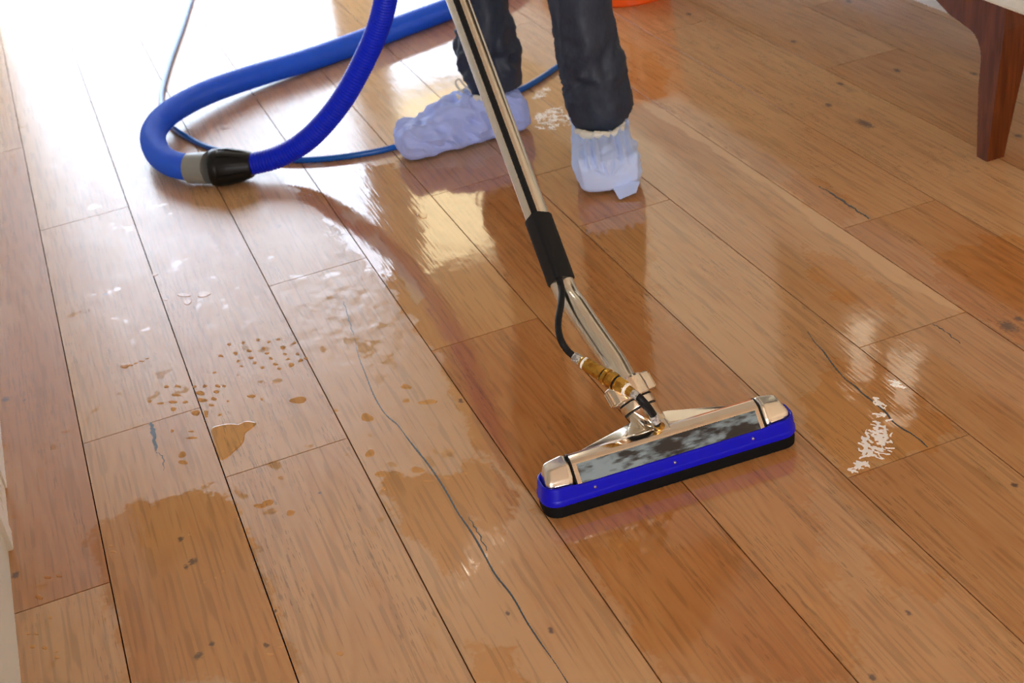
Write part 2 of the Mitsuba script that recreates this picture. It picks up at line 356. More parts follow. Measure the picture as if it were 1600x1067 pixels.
# cream roller blind, lit through from outside, over the upper half of the right window
obj('blind', trimesh.Trimesh([(W3[0] + .05, YB + .02, .88), (W3[1] - .05, YB + .02, .88), (W3[1] - .05, YB + .02, W3[3] - .05), (W3[0] + .05, YB + .02, W3[3] - .05)], [(0, 1, 2), (0, 2, 3)], process=False), 'pane_dark', 'window_3', emitter=glow(BLIND))
W2 = (-2.5, .0, .5, 2.3)
obj('wall_front', cat(box(-2.7, W2[0], YF - .1, YF, 0, ZC), box(W2[1], XR + .1, YF - .1, YF, 0, ZC), box(W2[0], W2[1], YF - .1, YF, W2[3], ZC), box(W2[0], W2[1], YF - .1, YF, 0, W2[2])), 'wall_paint')
tag('wall_front', kind='structure')
window(2, 'wall_front', *W2, YF - .04, -1, 3, [], FILL_BACK)  # window added out of view to fill light from behind the camera

# ceiling lamps added out of view for extra light and glints
for i, (x, y) in enumerate([(1.2, 2.9), (1.2, 4.6), (-1.0, -1.2)]):
    k = f'added_ceiling_lamp' if i == 0 else f'added_ceiling_lamp_{i:03d}'
    obj('trim_ring', lathe((x, y, ZC), (x, y, ZC - .02), [(0, .095), (.006, .095), (.010, .088), (.010, .075), (0, .075)]), 'frame_white', k, smooth=30)
    a = np.arange(24) * 2 * math.pi / 24
    V = np.vstack([[x, y, ZC - .004], np.stack([x + .074 * np.cos(a), y + .074 * np.sin(a), 0 * a + ZC - .004], 1)])
    obj('diffuser', trimesh.Trimesh(V, [(0, 1 + (j + 1) % 24, 1 + j) for j in range(24)], process=False), 'pane_dark', k, emitter=glow(ADDED_LAMP))
    tag(k, 'added unseen round ceiling lamp with a white trim ring', 'ceiling lamp', 'added ceiling lamps')

obj('backing', box(XR - .018, XR + .002, 2.02, 3.74, .84, 1.72), 'panel_wood', 'wall_panel')
for i in range(11): obj('slat', rbox(XR - .036, XR - .016, 2.03 + i * .1555, 2.165 + i * .1555, .845, 1.715, .004, 8), 'panel_wood', 'wall_panel')
tag('wall_panel', 'dark slatted wooden wall panel hung on the right wall above the bench', 'wall panel')
for i, (y, z) in enumerate([(2.90, 1.02), (3.12, 1.02)]):
    k = 'wall_lamp' if i == 0 else f'wall_lamp_{i:03d}'
    obj('back_plate', rbox(XR - .048, XR - .035, y - .04, y + .04, z - .12, z - .02, .005), 'screw_steel', k, smooth=30)
    obj('arm', sweep(spline([(XR - .045, y, z - .07), (XR - .075, y, z - .08), (XR - .095, y, z - .05), (XR - .095, y, z - .02)], 8), .005, 10), 'screw_steel', k, smooth=True)
    obj('shade', lathe((XR - .095, y, z - .09), (XR - .095, y, z), [(0, .036), (.20, .028), (.20, .026), (0, .034)], 32), 'pane_dark', k, smooth=40, emitter=glow(SCONCE))
    tag(k, ('nearer' if i == 0 else 'farther') + ' of two small lit wall lamps on the dark wall panel above the bench', 'wall lamp')
# ------------------------------------------------------------------ floor details: filled cracks as parts of their planks
def crack(pts, w):
    xy = np.array([at(x, y)[:2] for x, y in pts])
    xyz = spline(np.c_[xy, np.zeros(len(xy))], 6)[:, :2]
    nrm = np.gradient(xyz, axis=0); nrm = np.stack([-nrm[:, 1], nrm[:, 0]], 1) / np.linalg.norm(nrm, axis=1)[:, None]
    n = len(xyz); s = np.linspace(0, 1, n)
    ww = w * (.35 + .65 * np.sin(np.pi * np.clip(s, .02, .98)) ** .5) * (.6 + .8 * meshkit.noise(np.c_[s * 22, s * 0, s * 0 + w * 1e4]))
    xyz = xyz + nrm * ((meshkit.noise(np.c_[s * 15, s * 0, s * 0 + 3]) - .5) * .004)[:, None]
    poly = Polygon(np.vstack([xyz + nrm * ww[:, None] / 2, (xyz - nrm * ww[:, None] / 2)[::-1]])).buffer(0)
    mid = xyz[n // 2]
    k = obj('crack', extrude(poly, .0012, -.0009), 'crack_fill', plank_at(*mid))
    tag(k, 'dark filler in a long crack of the plank')
crack([(555, 530), (563, 560), (580, 610), (600, 645), (625, 668), (655, 710), (690, 755), (715, 800), (740, 840), (765, 885), (800, 930), (830, 985), (860, 1030), (890, 1072)], .0021)
crack([(733, 808), (745, 830), (760, 860)], .0016)
crack([(537, 470), (545, 500), (552, 525)], .0017)
crack([(1262, 518), (1285, 548), (1305, 575), (1330, 600), (1355, 620), (1375, 638), (1400, 662), (1425, 680), (1449, 699)], .0025)
crack([(1280, 291), (1300, 303), (1325, 320), (1340, 330), (1357, 342)], .0038)
crack([(1458, 506), (1475, 517), (1500, 537)], .0016)
crack([(236, 660), (239, 675), (243, 704)], .0060)
crack([(244, 705), (254, 715), (255, 735)], .0012)

# ------------------------------------------------------------------ vacuum hose
def ribbed(Pts, r, pitch=.0068, depth=.0030, m=28):
    Q, s = resample(spline(Pts, 14), pitch / 5)
    ph = (s / pitch) % 1
    rr = r - depth * (.5 - .5 * np.cos(2 * math.pi * ph)) ** 2
    return sweep(Q, rr, m)
VH = 'vacuum_hose'
R1, R2 = .0295, .0240
mh = [(850, -130, R1), (830, -60, R1), (760, -10, R1), (700, 14, R1), (640, 36, R1), (560, 66, R1), (480, 94, R1), (400, 118, .034), (330, 142, .042), (281, 166, .046), (252, 188, .046), (239, 212, .044), (246, 238, .040), (267, 255, .037), (302, 263, .037)]
obj('hose_section', ribbed([at(*q) for q in mh], R1), 'hose_blue', VH, smooth=True); tag(VH + '__hose_section', 'wide blue ribbed hose lying on the floor')
c0, c1, c2 = at(296, 263, .037), at(336, 262, .039), at(394, 257, .036)
obj('cuff', lathe(c0, c1, [(0, .029), (.001, .0335), (.050, .0350), (.0505, .030)], 40), 'cuff_grey', VH, smooth=40); tag(VH + '__cuff', 'grey hose cuff')
Lk = np.linalg.norm(c2 - c1)
def reducer():
    prof = [(-.006, .030), (-.006, .0385), (.0, .0405), (.008, .0405), (.012, .0385), (.02, .0395), (.035, .0375), (Lk - .02, .0315), (Lk - .004, .0285), (Lk, .0265), (Lk, .020)]
    a = lathe(c1, c2, prof, 72)
    ax = (c2 - c1) / Lk; n = np.cross(ax, [0, 0, 1.0]); n /= np.linalg.norm(n); b = np.cross(ax, n)
    ribs = []
    for i in range(10):
        th = 2 * math.pi * i / 10 + .2; d = math.cos(th) * n + math.sin(th) * b; e = np.cross(ax, d)
        pts = []
        for s, r in ((.013, .0415), (.035, .0405), (Lk - .02, .0335), (Lk - .008, .0300)):
            for w in (-.0035, .0035):
                for rr in (r - .006, r): pts.append(c1 + ax * s + d * rr + e * w)
        ribs.append(trimesh.convex.convex_hull(np.array(pts)))
    return cat(a, *ribs)
obj('reducer', reducer(), 'black_plastic', VH, smooth=30); tag(VH + '__reducer', 'black ribbed reducer coupling')

# wand axis: straight upper section, bend above the head
B1, B0 = atd(715, 0, 2.27), atd(876, 437, 2.085)
WDIR = (B1 - B0) / np.linalg.norm(B1 - B0)
WTOP = B0 + WDIR * ((1.02 - B0[2]) / WDIR[2])
wh = [at(391, 257, .036), at(430, 247, .044), at(470, 226, .066), at(505, 194, .108), at(540, 148, .168), at(572, 88, .246), at(592, 40, .310), at(604, -10, .38), at(612, -90, .49)]
e1 = WTOP + WDIR * .03
wh += [at(618, -190, .63), at(630, -300, .80), .55 * at(640, -400, .95) + .45 * (e1 + WDIR * .1), e1 + WDIR * .10 , e1]
wh = np.array(wh)
obj('hose_section', ribbed(wh, R2, .0072, .0034), 'hose_dark_blue', VH, smooth=True); tag(VH + '__hose_section_001', 'narrower deep blue ribbed hose rising off the floor')
tag(VH, 'thick blue ribbed vacuum hose looped on the floor left of the worker', 'hose')

# thin blue solution line
sl = [(330, -112), (318, -60), (300, -5), (284, 45), (267, 92), (257, 125), (252, 150), (255, 176), (268, 197), (290, 213), (320, 228), (350, 237), (400, 246), (470, 250), (550, 243), (625, 227), (700, 196), (770, 160), (825, 134), (868, 106), (890, 84), (893, 55), (886, 15), (878, -40)]
Q, _ = resample(spline([at(x, y, .0068) for x, y in sl], 10), .008)
obj('solution_hose', sweep(Q, .0066, 14), 'line_blue', smooth=True)
tag('solution_hose', 'thin blue water line running flat under the thick hose and behind the shoes', 'hose')

# ------------------------------------------------------------------ floor cleaning wand
CW = 'floor_wand'
tag(CW, 'steel floor cleaning wand with a blue-edged squeegee head on the planks', 'cleaning wand')
MID = np.array([.7527, 1.4885]); ANG = math.atan2(1.478 - 1.498, .926 - .577)
HM = np.eye(4); HM[:2, 0] = [math.cos(ANG), math.sin(ANG)]; HM[:2, 1] = [-math.sin(ANG), math.cos(ANG)]; HM[:2, 3] = MID
def hp(u, v, z): return (HM @ np.array([u, v, z, 1.0]))[:3]
def head(name, mesh, mat, parent=CW, smooth=30, **kw):
    m = to_tm(mesh).copy(); m.apply_transform(HM); return obj(name, m, mat, parent, smooth=smooth, **kw)
def rrect(hu, v0, v1, r, n=10):
    pts = []
    for cx, cy, a0 in ((hu - r, v1 - r, 0), (-hu + r, v1 - r, 90), (-hu + r, v0 + r, 180), (hu - r, v0 + r, 270)):
        for a in np.radians(np.linspace(a0, a0 + 90, n)): pts.append((cx + r * math.cos(a), cy + r * math.sin(a)))
    return np.array(pts)
HU, DV = .1865, .060
def loft(levels, n=10):
    R = []
    for off, z, lift in levels:
        q = rrect(HU - off, off, DV - off, max(.024 - off, .004), n)
        zz = z + lift * np.array([float(smooth01((abs(u) - .136) / .008)) for u, v in q])
        R.append(np.c_[q, zz])
    return np.array(R)
def smooth01(t): t = min(max(t, 0), 1); return t * t * (3 - 2 * t)
def dense(R, step=.012):  # more points along the straight sides
    q = R[0][:, :2]; keep = []
    for i in range(len(q)):
        j = (i + 1) % len(q); d = np.linalg.norm(q[j] - q[i]); k = max(1, int(d / step))
        for s in range(k): keep.append((i, j, s / k))
    return np.array([[r[i] * (1 - t) + r[j] * t for i, j, t in keep] for r in R])
lev = [(.0040, 0, 0), (.0022, .001, 0), (.0015, .010, 0), (.0015, .020, 0), (.010, .021, 0)]
head('brush', grid_mesh(dense(loft(lev))), 'black_brush', smooth=35); tag(CW + '__brush', 'black brush strip under the blue bumper')
def blev():
    out = []
    for off, z, l in [(.010, .019, 0), (.0006, .019, 0), (0, .020, 0), (0, .026, 0), (.0012, .028, 0), (.0012, .0285, 0), (.0026, .040, .002), (.0034, .0425, .003), (.0050, .0435, .003), (.0066, .0425, .003), (.0072, .039, .002), (.012, .035, 0)]: out.append((off, z, l))
    return out
Rb = dense(np.array([np.c_[rrect(HU - o, o, DV - o, max(.024 - o, .004)), np.zeros(40)] for o, _, _ in blev()]))
for r, (o, z, l) in zip(Rb, blev()): r[:, 2] = z + l * np.array([smooth01((abs(u) - .136) / .006) for u in r[:, 0]])
head('bumper', grid_mesh(Rb), 'bumper_blue', smooth=40); BP = CW + '__bumper'; tag(BP, 'bright blue rubber bumper around the head')
for u in (-.115, 0.0, .115):
    m = lathe((u, -.0004, .0345), (u, .004, .0352), [(0, .0001), (0, .0014), (.0006, .0020), (.0022, .0022), (.003, .0022)], 16)
    head('screw', m, 'screw_steel', BP, 30)
# housing: prism along u with rounded ridge
pf = Polygon([(.0060, .030), (.0060, .0405), (.0260, .0640), (.0300, .0665), (.0400, .0690), (.0480, .0660), (.0530, .0580), (.0535, .030)]).buffer(-.004, 6).buffer(.004, 6)
def prism(poly, u0, u1):
    m = trimesh.creation.extrude_polygon(poly, u1 - u0, engine='earcut'); v = m.vertices.copy()
    m.vertices = np.stack([u0 + v[:, 2], v[:, 0], v[:, 1]], 1); m.fix_normals(); return m
head('head_housing', prism(pf, -.1365, .1365), 'nickel', smooth=40); HH = CW + '__head_housing'; tag(HH, 'polished nickel housing with a rounded ridge')
# sight panel on the front slope
d = np.array([.0260 - .0060, .0640 - .0405]); dn = np.array([-d[1], d[0]]) / np.linalg.norm(d)
a0, a1 = np.array([.0060, .0405]) + d * .02, np.array([.0060, .0405]) + d * .93
sp = Polygon([a0 + dn * .0012, a1 + dn * .0012, a1 - dn * .002, a0 - dn * .002])
m = prism(sp, -.1300, .1300); q = np.asarray(m.vertices)
head('sight_panel', m, 'sight_panel', HH, False, uv=np.stack([q[:, 0], q[:, 2]], 1)); tag(HH + '__sight_panel', 'dark glossy sight panel smeared with pale water marks')
for s in (-1, 1):
    S = m3.Manifold.sphere(.0085, 24); pts = []
    for u, v, z in ((.1455, .016, .036), (.1455, .048, .036), (.170, .018, .036), (.170, .046, .036), (.1455, .029, .0585), (.1455, .044, .0595), (.1640, .030, .0560), (.1640, .042, .0570), (.1455, .0195, .047), (.169, .021, .047)):
        pts.append(S.translate((s * u, v, z)))
    head('end_cap', m3.Manifold.batch_hull(pts), 'nickel_satin', HH, 30)
    S = m3.Manifold.sphere(.0012, 8)
    pl_ = [S.translate((s * u, v, z)) for u, v, z in ((.1480, .0102, .0455), (.1665, .0125, .0455), (.1480, .0195, .0583), (.1625, .0205, .0560))]
    head('cap_face', m3.Manifold.batch_hull(pl_), 'nickel_satin', HH, 30)
    head('seam', prism(pf.buffer(.0008), s * .1372 - .0010, s * .1372 + .0010), 'black_plastic', HH, 40)
# triangular cowl behind the ridge up to the neck
S2, S3 = m3.Manifold.sphere(.003, 12), m3.Manifold.sphere(.012, 16)
cw = m3.Manifold.batch_hull([S2.translate(q) for q in ((-.168, .050, .046), (.168, .050, .046), (-.13, .049, .0500), (.13, .049, .0500), (-.03, .080, .044), (.03, .080, .044))] + [S2.translate(q) for q in ((-.022, .080, .062), (.022, .080, .062), (-.02, .056, .060), (.02, .056, .060))])
head('cowl', cw, 'nickel', HH, 25)
# neck, collar, tube
N0 = hp(0, .076, .048); NDIR = hp(0, 1, .55) - hp(0, 0, 0); NDIR /= np.linalg.norm(NDIR)
C1 = atd(985, 612, 1.985)
tube = spline([N0, atd(1006, 645, 2.003), C1, atd(962, 570, 2.008), atd(932, 527, 2.030), atd(903, 484, 2.054), B0, B0 + WDIR * .2, WTOP], 10)
RT = .0176
Q, s_ = resample(tube, .008)
i_n = int(np.argmin(np.linalg.norm(Q - C1, axis=1)))
obj('neck', sweep(Q[:i_n + 2], .0225, 40), 'nickel', CW, smooth=True)
obj('tube', sweep(Q[i_n - 2:], RT, 40), 'steel_tube', CW, smooth=True); tag(CW + '__tube', 'long bent stainless steel tube')
ax = Q[i_n + 1] - Q[i_n - 1]; ax /= np.linalg.norm(ax)
def band(a, b, prof, mat, name, parent=CW, m=48):
    return obj(name, lathe(C1 + ax * a, C1 + ax * b, prof, m), mat, parent, smooth=30)
L_ = .030
nut = band(-.013, .02, [(0, .019), (0, .0250), (.0015, .0262), (L_ * .5, .0268), (L_ - .003, .0258), (L_, .0235), (L_, .017)], 'nickel', 'collar_nut')
band(-.0155, -.013, [(0, .022), (0, .0236), (.0025, .0236), (.0025, .022)], 'black_rubber', 'gasket')
band(-.0265, -.0155, [(0, .0225), (0, .0240), (.0012, .0246), (.0098, .0246), (.011, .0240), (.011, .0225)], 'nickel', 'neck_ring')
band(-.0278, -.0265, [(0, .022), (0, .0234), (.0013, .0234), (.0013, .022)], 'black_rubber', 'gasket')
side = np.cross(ax, [0, 0, 1.0]); side /= np.linalg.norm(side); upv = np.cross(side, ax)
for s in (-1, 1):
    c = C1 + ax * .002 + side * s * .0245 + upv * .004
    lug = m3.Manifold.batch_hull([m3.Manifold.sphere(.0022, 10).translate(tuple(c + ax * i * .011 + side * s * j + upv * k)) for i in (-1, 1) for j, k in ((-.006, .014), (.003, .011), (.0075, .002), (.0075, -.006), (.003, -.012), (-.006, -.015))])
    obj('lug', lug, 'nickel', nut, smooth=30)
    for z in (-.006, 0, .006):
        rb = m3.Manifold.batch_hull([m3.Manifold.sphere(.0012, 8).translate(tuple(c + ax * i * .009 + side * s * .0098 + upv * (z - .002))) for i in (-1, 1)])
        obj('lug_rib', rb, 'nickel', nut, smooth=30)
# grip sleeve
def sleeve(s0, s1):
    R = []
    for sgn in (s0, s0 + .0015, s1 - .0015, s1):
        p = B0 + WDIR * sgn; c = toC(p); c = c - WDIR * (c @ WDIR); c /= np.linalg.norm(c); e = np.cross(WDIR, c)
        rr = .0205 - (.0012 if sgn in (s0, s1) else 0)
        P2 = np.vstack([[(rr * math.cos(a), rr * math.sin(a)) for a in np.linspace(0, 2 * math.pi, 40, endpoint=False)], [(-.0015 + .007 * math.cos(a), .0225 + .007 * math.sin(a)) for a in np.linspace(0, 2 * math.pi, 20, endpoint=False)]])
        h = np.array(shapely.MultiPoint(P2).convex_hull.exterior.coords)[:-1]; ls = LineString(np.vstack([h, h[:1]])); a0 = 0
        q = np.array([ls.interpolate(t, normalized=True).coords[0] for t in np.linspace(0, 1, 60, endpoint=False)])
        R.append(p + q[:, :1] * e + q[:, 1:] * c)
    return grid_mesh(np.array(R))
toC = lambda P0: (CAM - P0) / np.linalg.norm(CAM - P0)
obj('sleeve', sleeve(-.004, .100), 'black_rubber', CW, smooth=40)
tag(CW + '__sleeve', 'black sleeve holding the water line to the tube')
# water line on the tube
toC = lambda P0: (CAM - P0) / np.linalg.norm(CAM - P0)
def on_tube(s, h=.0215, sidestep=-.002):
    p = B0 + WDIR * s; c = toC(p); c = c - WDIR * (c @ WDIR); c /= np.linalg.norm(c); return p + c * h + np.cross(WDIR, c) * sidestep
def front(px, py, dist): return atd(px, py, dist)
upl = [on_tube(x) for x in (1.05, .8, .6, .4, .25, .15)] + [on_tube(.06, .0225), on_tube(-.01, .0235)]
upl += [front(877, 470, 2.035), front(872, 505, 2.012), front(876, 530, 1.995), front(886, 547, 1.992), front(898, 558, 1.985)]
Q2, _ = resample(spline(upl, 10), .006)
obj('water_line', sweep(Q2, .0047, 18), 'black_rubber', CW, smooth=True); tag(CW + '__water_line', 'thin black water line along the tube')
bA, bB = atd(897, 557, 1.986), atd(988, 614, 1.948)
bL = np.linalg.norm(bB - bA); bx = (bB - bA) / bL; U = bL / 92.0
P_ = lambda pairs: [(s * U, r * U) for s, r in pairs]
k = CW + '__brass_coupler'
obj('ferrule', lathe(bA, bB, P_([(0, 4), (0, 6.2), (11, 6.2), (12, 5)]), 24), 'ferrule', CW, smooth=30)
obj('brass_coupler', lathe(bA, bB, P_([(11, 4), (11, 6), (13, 7.4), (18, 7.4), (20, 8.8), (45, 9.2), (46, 8.2), (47.5, 8.2), (48, 10.6), (53, 11.2), (54, 9.4), (57, 9.4), (58, 11.2), (64, 11.0), (65.5, 9.0), (67, 9.6), (69, 9.6), (69.5, 6)]), 36), 'brass', CW, smooth=25)
tag(k, 'brass quick coupler with white rings')
obj('groove', lathe(bA, bB, P_([(46.2, 6), (46.2, 8.9), (47.4, 8.9), (47.4, 6)]), 36), 'black_rubber', k)
obj('groove', lathe(bA, bB, P_([(65.5, 6), (65.5, 9.9), (67.5, 9.9), (67.5, 6)]), 36), 'black_rubber', k)
obj('ring', lathe(bA, bB, P_([(15.5, 6), (15.5, 8.1), (18.5, 8.1), (18.5, 6)]), 30), 'ring_white', k, smooth=30)
obj('hex_nut', lathe(bA, bB, P_([(69, 5), (69, 9.8), (81, 9.8), (82, 7), (82, 5)]), 6), 'brass', k)
obj('ring', lathe(bA, bB, P_([(79.5, 5), (79.5, 8.6), (84.5, 8.2), (84.5, 5)]), 30), 'ring_white', k, smooth=30)
obj('nipple', lathe(bA, bB, P_([(84, 4), (84, 6.6), (92, 6.2), (92, 3)]), 12), 'brass', k, smooth=20)
D0 = np.linalg.norm(hp(0, .044, .070) - CAM)
f0, f1, f2 = hp(0, .043, .068), atd(1028, 664, D0 - .011), atd(1021, 649, D0 - .020)
hz = spline([bA + bx * U * 90, bA + bx * U * 101, atd(1003, 625, 1.944), atd(1013, 637, 1.952), f2, f1], 12)
Q3, _ = resample(hz, .003)
obj('jumper_hose', sweep(Q3, .0052, 18), 'black_rubber', CW, smooth=True); tag(CW + '__jumper_hose', 'short black hose into the head')
obj('ferrule', lathe(Q3[0], Q3[3], [(0, .0045), (0, .0058), (.012, .0058), (.0125, .0045)], 24), 'ferrule', CW, smooth=30)
obj('ferrule', lathe(f2, f1, [(-.001, .0048), (0, .0064), (.012, .0064), (.0125, .004)], 24), 'ferrule', CW, smooth=30)
obj('spray_fitting', lathe(f1, f0, [(-.003, .003), (-.003, .0056), (.002, .0062), (.003, .0052), (.007, .0066), (.014, .0066)], 12), 'brass', CW, smooth=20)
head('fitting_boss', m3.Manifold.batch_hull([m3.Manifold.sphere(.003, 12).translate(q) for q in ((-.009, .036, .066), (.009, .036, .066), (-.008, .052, .071), (.008, .052, .071))]), 'nickel', HH, 30)
obj('hand_grip', lathe(WTOP - WDIR * .34, WTOP - WDIR * .16, [(0, .018), (0, .0215), (.01, .0225), (.17, .0225), (.18, .0215), (.18, .018)], 24), 'black_rubber', CW, smooth=30)

# ------------------------------------------------------------------ the worker
PN = 'person'
tag(PN, 'person in dark trousers and blue shoe covers standing behind the cleaning wand', 'person')
RT_TOE, R_DIR = at(957, 306)[:2], np.array([.30, .954]); R_DIR /= np.linalg.norm(R_DIR)
LF_TOE, L_DIR = np.array([.762, 2.855]), np.array([.999, -.03]); L_DIR /= np.linalg.norm(L_DIR)
RA = np.r_[RT_TOE + R_DIR * .155, .10]; LA = np.r_[LF_TOE + L_DIR * .222, .10]
def shoe_cover(toe, d, prof, seed, lift=0.0, n=44, m=72, pleat=.0, ridge=.016):
    w = np.array([-d[1], d[0]]); R = []
    xs = np.linspace(0, 1, n)
    for s in xs:
        L, hw, top, bot = [np.interp(s, prof[:, 0], prof[:, k]) for k in (1, 2, 3, 4)]
        th = np.arange(m) * 2 * math.pi / m
        c, sn = np.cos(th), np.sin(th)
        ex = .62
        yy = hw * np.sign(c) * np.abs(c) ** ex
        zz = np.where(sn >= 0, (top - bot) * .5 * np.abs(sn) ** .72, -(top - bot) * .5 * np.abs(sn) ** .5) + (top + bot) / 2
        ctr = toe + d * L
        R.append(np.c_[ctr[0] + w[0] * yy, ctr[1] + w[1] * yy, zz])
    M = grid_mesh(np.array(R)); v = np.asarray(M.vertices).copy()
    nn = M.vertex_normals
    a = np.c_[(v[:, :2] - toe) @ d * 20 + v[:, 2] * 12, (v[:, :2] - toe) @ w * 20, v[:, 2] * 16]
    rid = np.abs(meshkit.fbm(a + seed, 3, seed) - .5)
    lon = (v[:, :2] - toe) @ d
    amp = np.clip(v[:, 2] / .03, 0, 1) * np.clip(lon / .02, .3, 1) * np.clip((.295 - lon) / .05, .1, 1)
    pl_ = np.sin((v[:, :2] - toe) @ w * 380 + 3 * meshkit.noise(a * .8, seed + 9)) * meshkit.noise(a * .7, seed + 2) * np.clip((v[:, 2] - .015) / .05, 0, 1) * pleat
    v += nn * (amp * (ridge * (.5 - rid * 4).clip(-.4, .5) + .008 * (meshkit.noise(a * 2.7, seed + 4) - .5)) + pl_)[:, None]
    M.vertices = v; return M
sp_r = np.array([(0, .000, .032, .058, .016), (.03, .004, .050, .072, .010), (.1, .018, .062, .082, .006), (.25, .060, .064, .090, .005), (.45, .120, .060, .098, .005), (.62, .165, .054, .116, .006), (.8, .215, .052, .118, .006), (.93, .270, .047, .104, .006), (1, .292, .030, .070, .014)])
sp_l = np.array([(0, .000, .024, .052, .022), (.03, .004, .038, .062, .012), (.1, .018, .048, .072, .005), (.25, .062, .053, .082, .003), (.45, .118, .052, .096, .003), (.62, .165, .050, .110, .003), (.8, .215, .048, .114, .003), (.93, .272, .044, .098, .003), (1, .292, .028, .066, .010)])
sr = obj('shoe_cover', shoe_cover(RT_TOE, R_DIR, sp_r, 3, pleat=.0075, ridge=.007, m=120, n=60), 'cover_cloth_pale', PN, smooth=True)
slc = obj('shoe_cover', shoe_cover(LF_TOE, L_DIR, sp_l, 11, pleat=.001, ridge=.017, m=120, n=90), 'cover_cloth', PN, smooth=True)
tag(sr, 'pale blue disposable shoe cover on the foot facing the camera'); tag(slc, 'blue disposable shoe cover on the foot pointing left')
# gathered elastic hems, loose flap, lace loop
def gather(c, r, z, a0, a1, n, seed, big):
    rg = np.random.default_rng(seed); out = []
    for a in np.linspace(a0, a1, n):
        p = (c[0] + r[0] * math.cos(a), c[1] + r[1] * math.sin(a), z + rg.uniform(-.004, .004))
        t = np.array([-math.sin(a), math.cos(a), rg.uniform(-.3, .3)]) * rg.uniform(.006, .013)
        out.append(m3.Manifold.batch_hull([m3.Manifold.sphere(big * rg.uniform(.7, 1.2), 12).translate((p[0] + t[0] * k, p[1] + t[1] * k, p[2] + t[2] * k)) for k in (-1, 1)]))
    return m3.Manifold.batch_boolean(out, m3.OpType.Add)
obj('elastic_hem', gather(RA - np.r_[R_DIR * .020, 0] - np.array([.004, 0, 0]), (.044, .058), .094, math.radians(190), math.radians(350), 14, 5, .0068), 'elastic', sr, smooth=40)
obj('elastic_hem', gather(LA - np.r_[L_DIR * .016, 0], (.056, .042), .104, math.radians(120), math.radians(300), 14, 6, .0050), 'elastic', slc, smooth=40)
fl = np.array([at(954, 287, .022), at(1000, 284, .022), at(994, 301, .010), at(968, 312, .003), at(962, 302, .009)])
obj('flap', trimesh.convex.convex_hull(np.vstack([fl, fl + np.array([0, .0025, .001])])), 'cover_cloth_pale', sr)
lp = LA - np.r_[L_DIR * .055, 0] + np.array([0, -.005, .012])
loop = spline([lp + np.array(q) for q in ((.012, 0, -.014), (.006, -.004, .004), (-.006, -.006, .022), (-.012, -.004, .034), (-.019, 0, .032), (-.018, .004, .018), (-.006, .004, .000), (.008, .002, -.012))], 8)
obj('shoelace', sweep(loop, .0022, 8), 'elastic', slc, smooth=True)

HIP = {'r': np.array([1.125, 2.745, .90]), 'l': np.array([.985, 2.835, .90])}
def leg_rings(A, hip, ctrs, seed, n=90, m=64):
    """ctrs: rows (z, cx, cy, rx, ry) with absolute centres"""
    ctrs = np.array(ctrs); zs = np.linspace(ctrs[0, 0], ctrs[-1, 0], n) ; R = []
    th = np.arange(m) * 2 * math.pi / m
    for z in zs:
        cx, cy, rx, ry = [np.interp(z, ctrs[:, 0], ctrs[:, k]) for k in (1, 2, 3, 4)]
        R.append(np.c_[cx + rx * np.cos(th), cy + ry * np.sin(th), np.full(m, z)])
    M = grid_mesh(np.array(R)); v = np.asarray(M.vertices).copy(); nn = M.vertex_normals
    zz = v[:, 2]
    low = np.exp(-((zz - .19) / .10) ** 2)
    th_ = np.arctan2(v[:, 1] - np.interp(zz, ctrs[:, 0], ctrs[:, 2]), v[:, 0] - np.interp(zz, ctrs[:, 0], ctrs[:, 1]))
    a = np.c_[np.cos(th_) * 1.3 + seed, np.sin(th_) * 1.3, zz * 26 + .9 * np.cos(th_ + seed)]
    f = np.abs(meshkit.fbm(a, 3, seed) - .5) * 2
    b = meshkit.fbm(np.c_[np.cos(th_) * 2.2, np.sin(th_) * 2.2 + seed, zz * 7], 3, seed + 1) - .5
    hem = 1 - np.exp(-((zz - ctrs[0, 0]) / .03) ** 2)
    v += nn * (hem * (low * .030 * (.45 - f) + .022 * b))[:, None]
    v[:, 2] += 0
    M.vertices = v; return M
rl = leg_rings(RA, HIP['r'], [(.064, RA[0], RA[1], .041, .054), (.085, RA[0], RA[1], .046, .060), (.128, RA[0] + .006, RA[1], .060, .066), (.17, RA[0] + .002, RA[1] + .004, .055, .066), (.26, RA[0] - .002, RA[1] + .006, .053, .068), (.38, RA[0] - .004, RA[1] + .01, .059, .074), (.50, RA[0] - .004, RA[1] + .02, .066, .076), (.86, 1.115, 2.735, .094, .100)], 2)
ll = leg_rings(LA, HIP['l'], [(.105, LA[0] + .012, LA[1], .058, .047), (.125, LA[0] + .012, LA[1], .059, .050), (.165, LA[0] + .006, LA[1], .062, .054), (.20, LA[0] + .004, LA[1], .060, .055), (.28, LA[0] + .012, LA[1], .052, .055), (.40, LA[0] + .020, LA[1], .052, .060), (.52, LA[0] + .022, LA[1], .060, .064), (.70, .985, 2.845, .080, .080), (.86, .992, 2.835, .090, .094)], 5)
hips = m3.Manifold.batch_hull([m3.Manifold.sphere(.085, 32).translate(tuple(p)) for p in (HIP['r'] + [0, 0, -.01], HIP['l'] + [0, 0, -.01], HIP['r'] + [.012, .02, .10], HIP['l'] + [-.012, 0, .10], (1.055, 2.86, .90))])
obj('trousers', to_mf(rl) + to_mf(ll) + hips, 'trouser', PN, smooth=50); tag(PN + '__trousers', 'dark navy work trousers with creased hems')
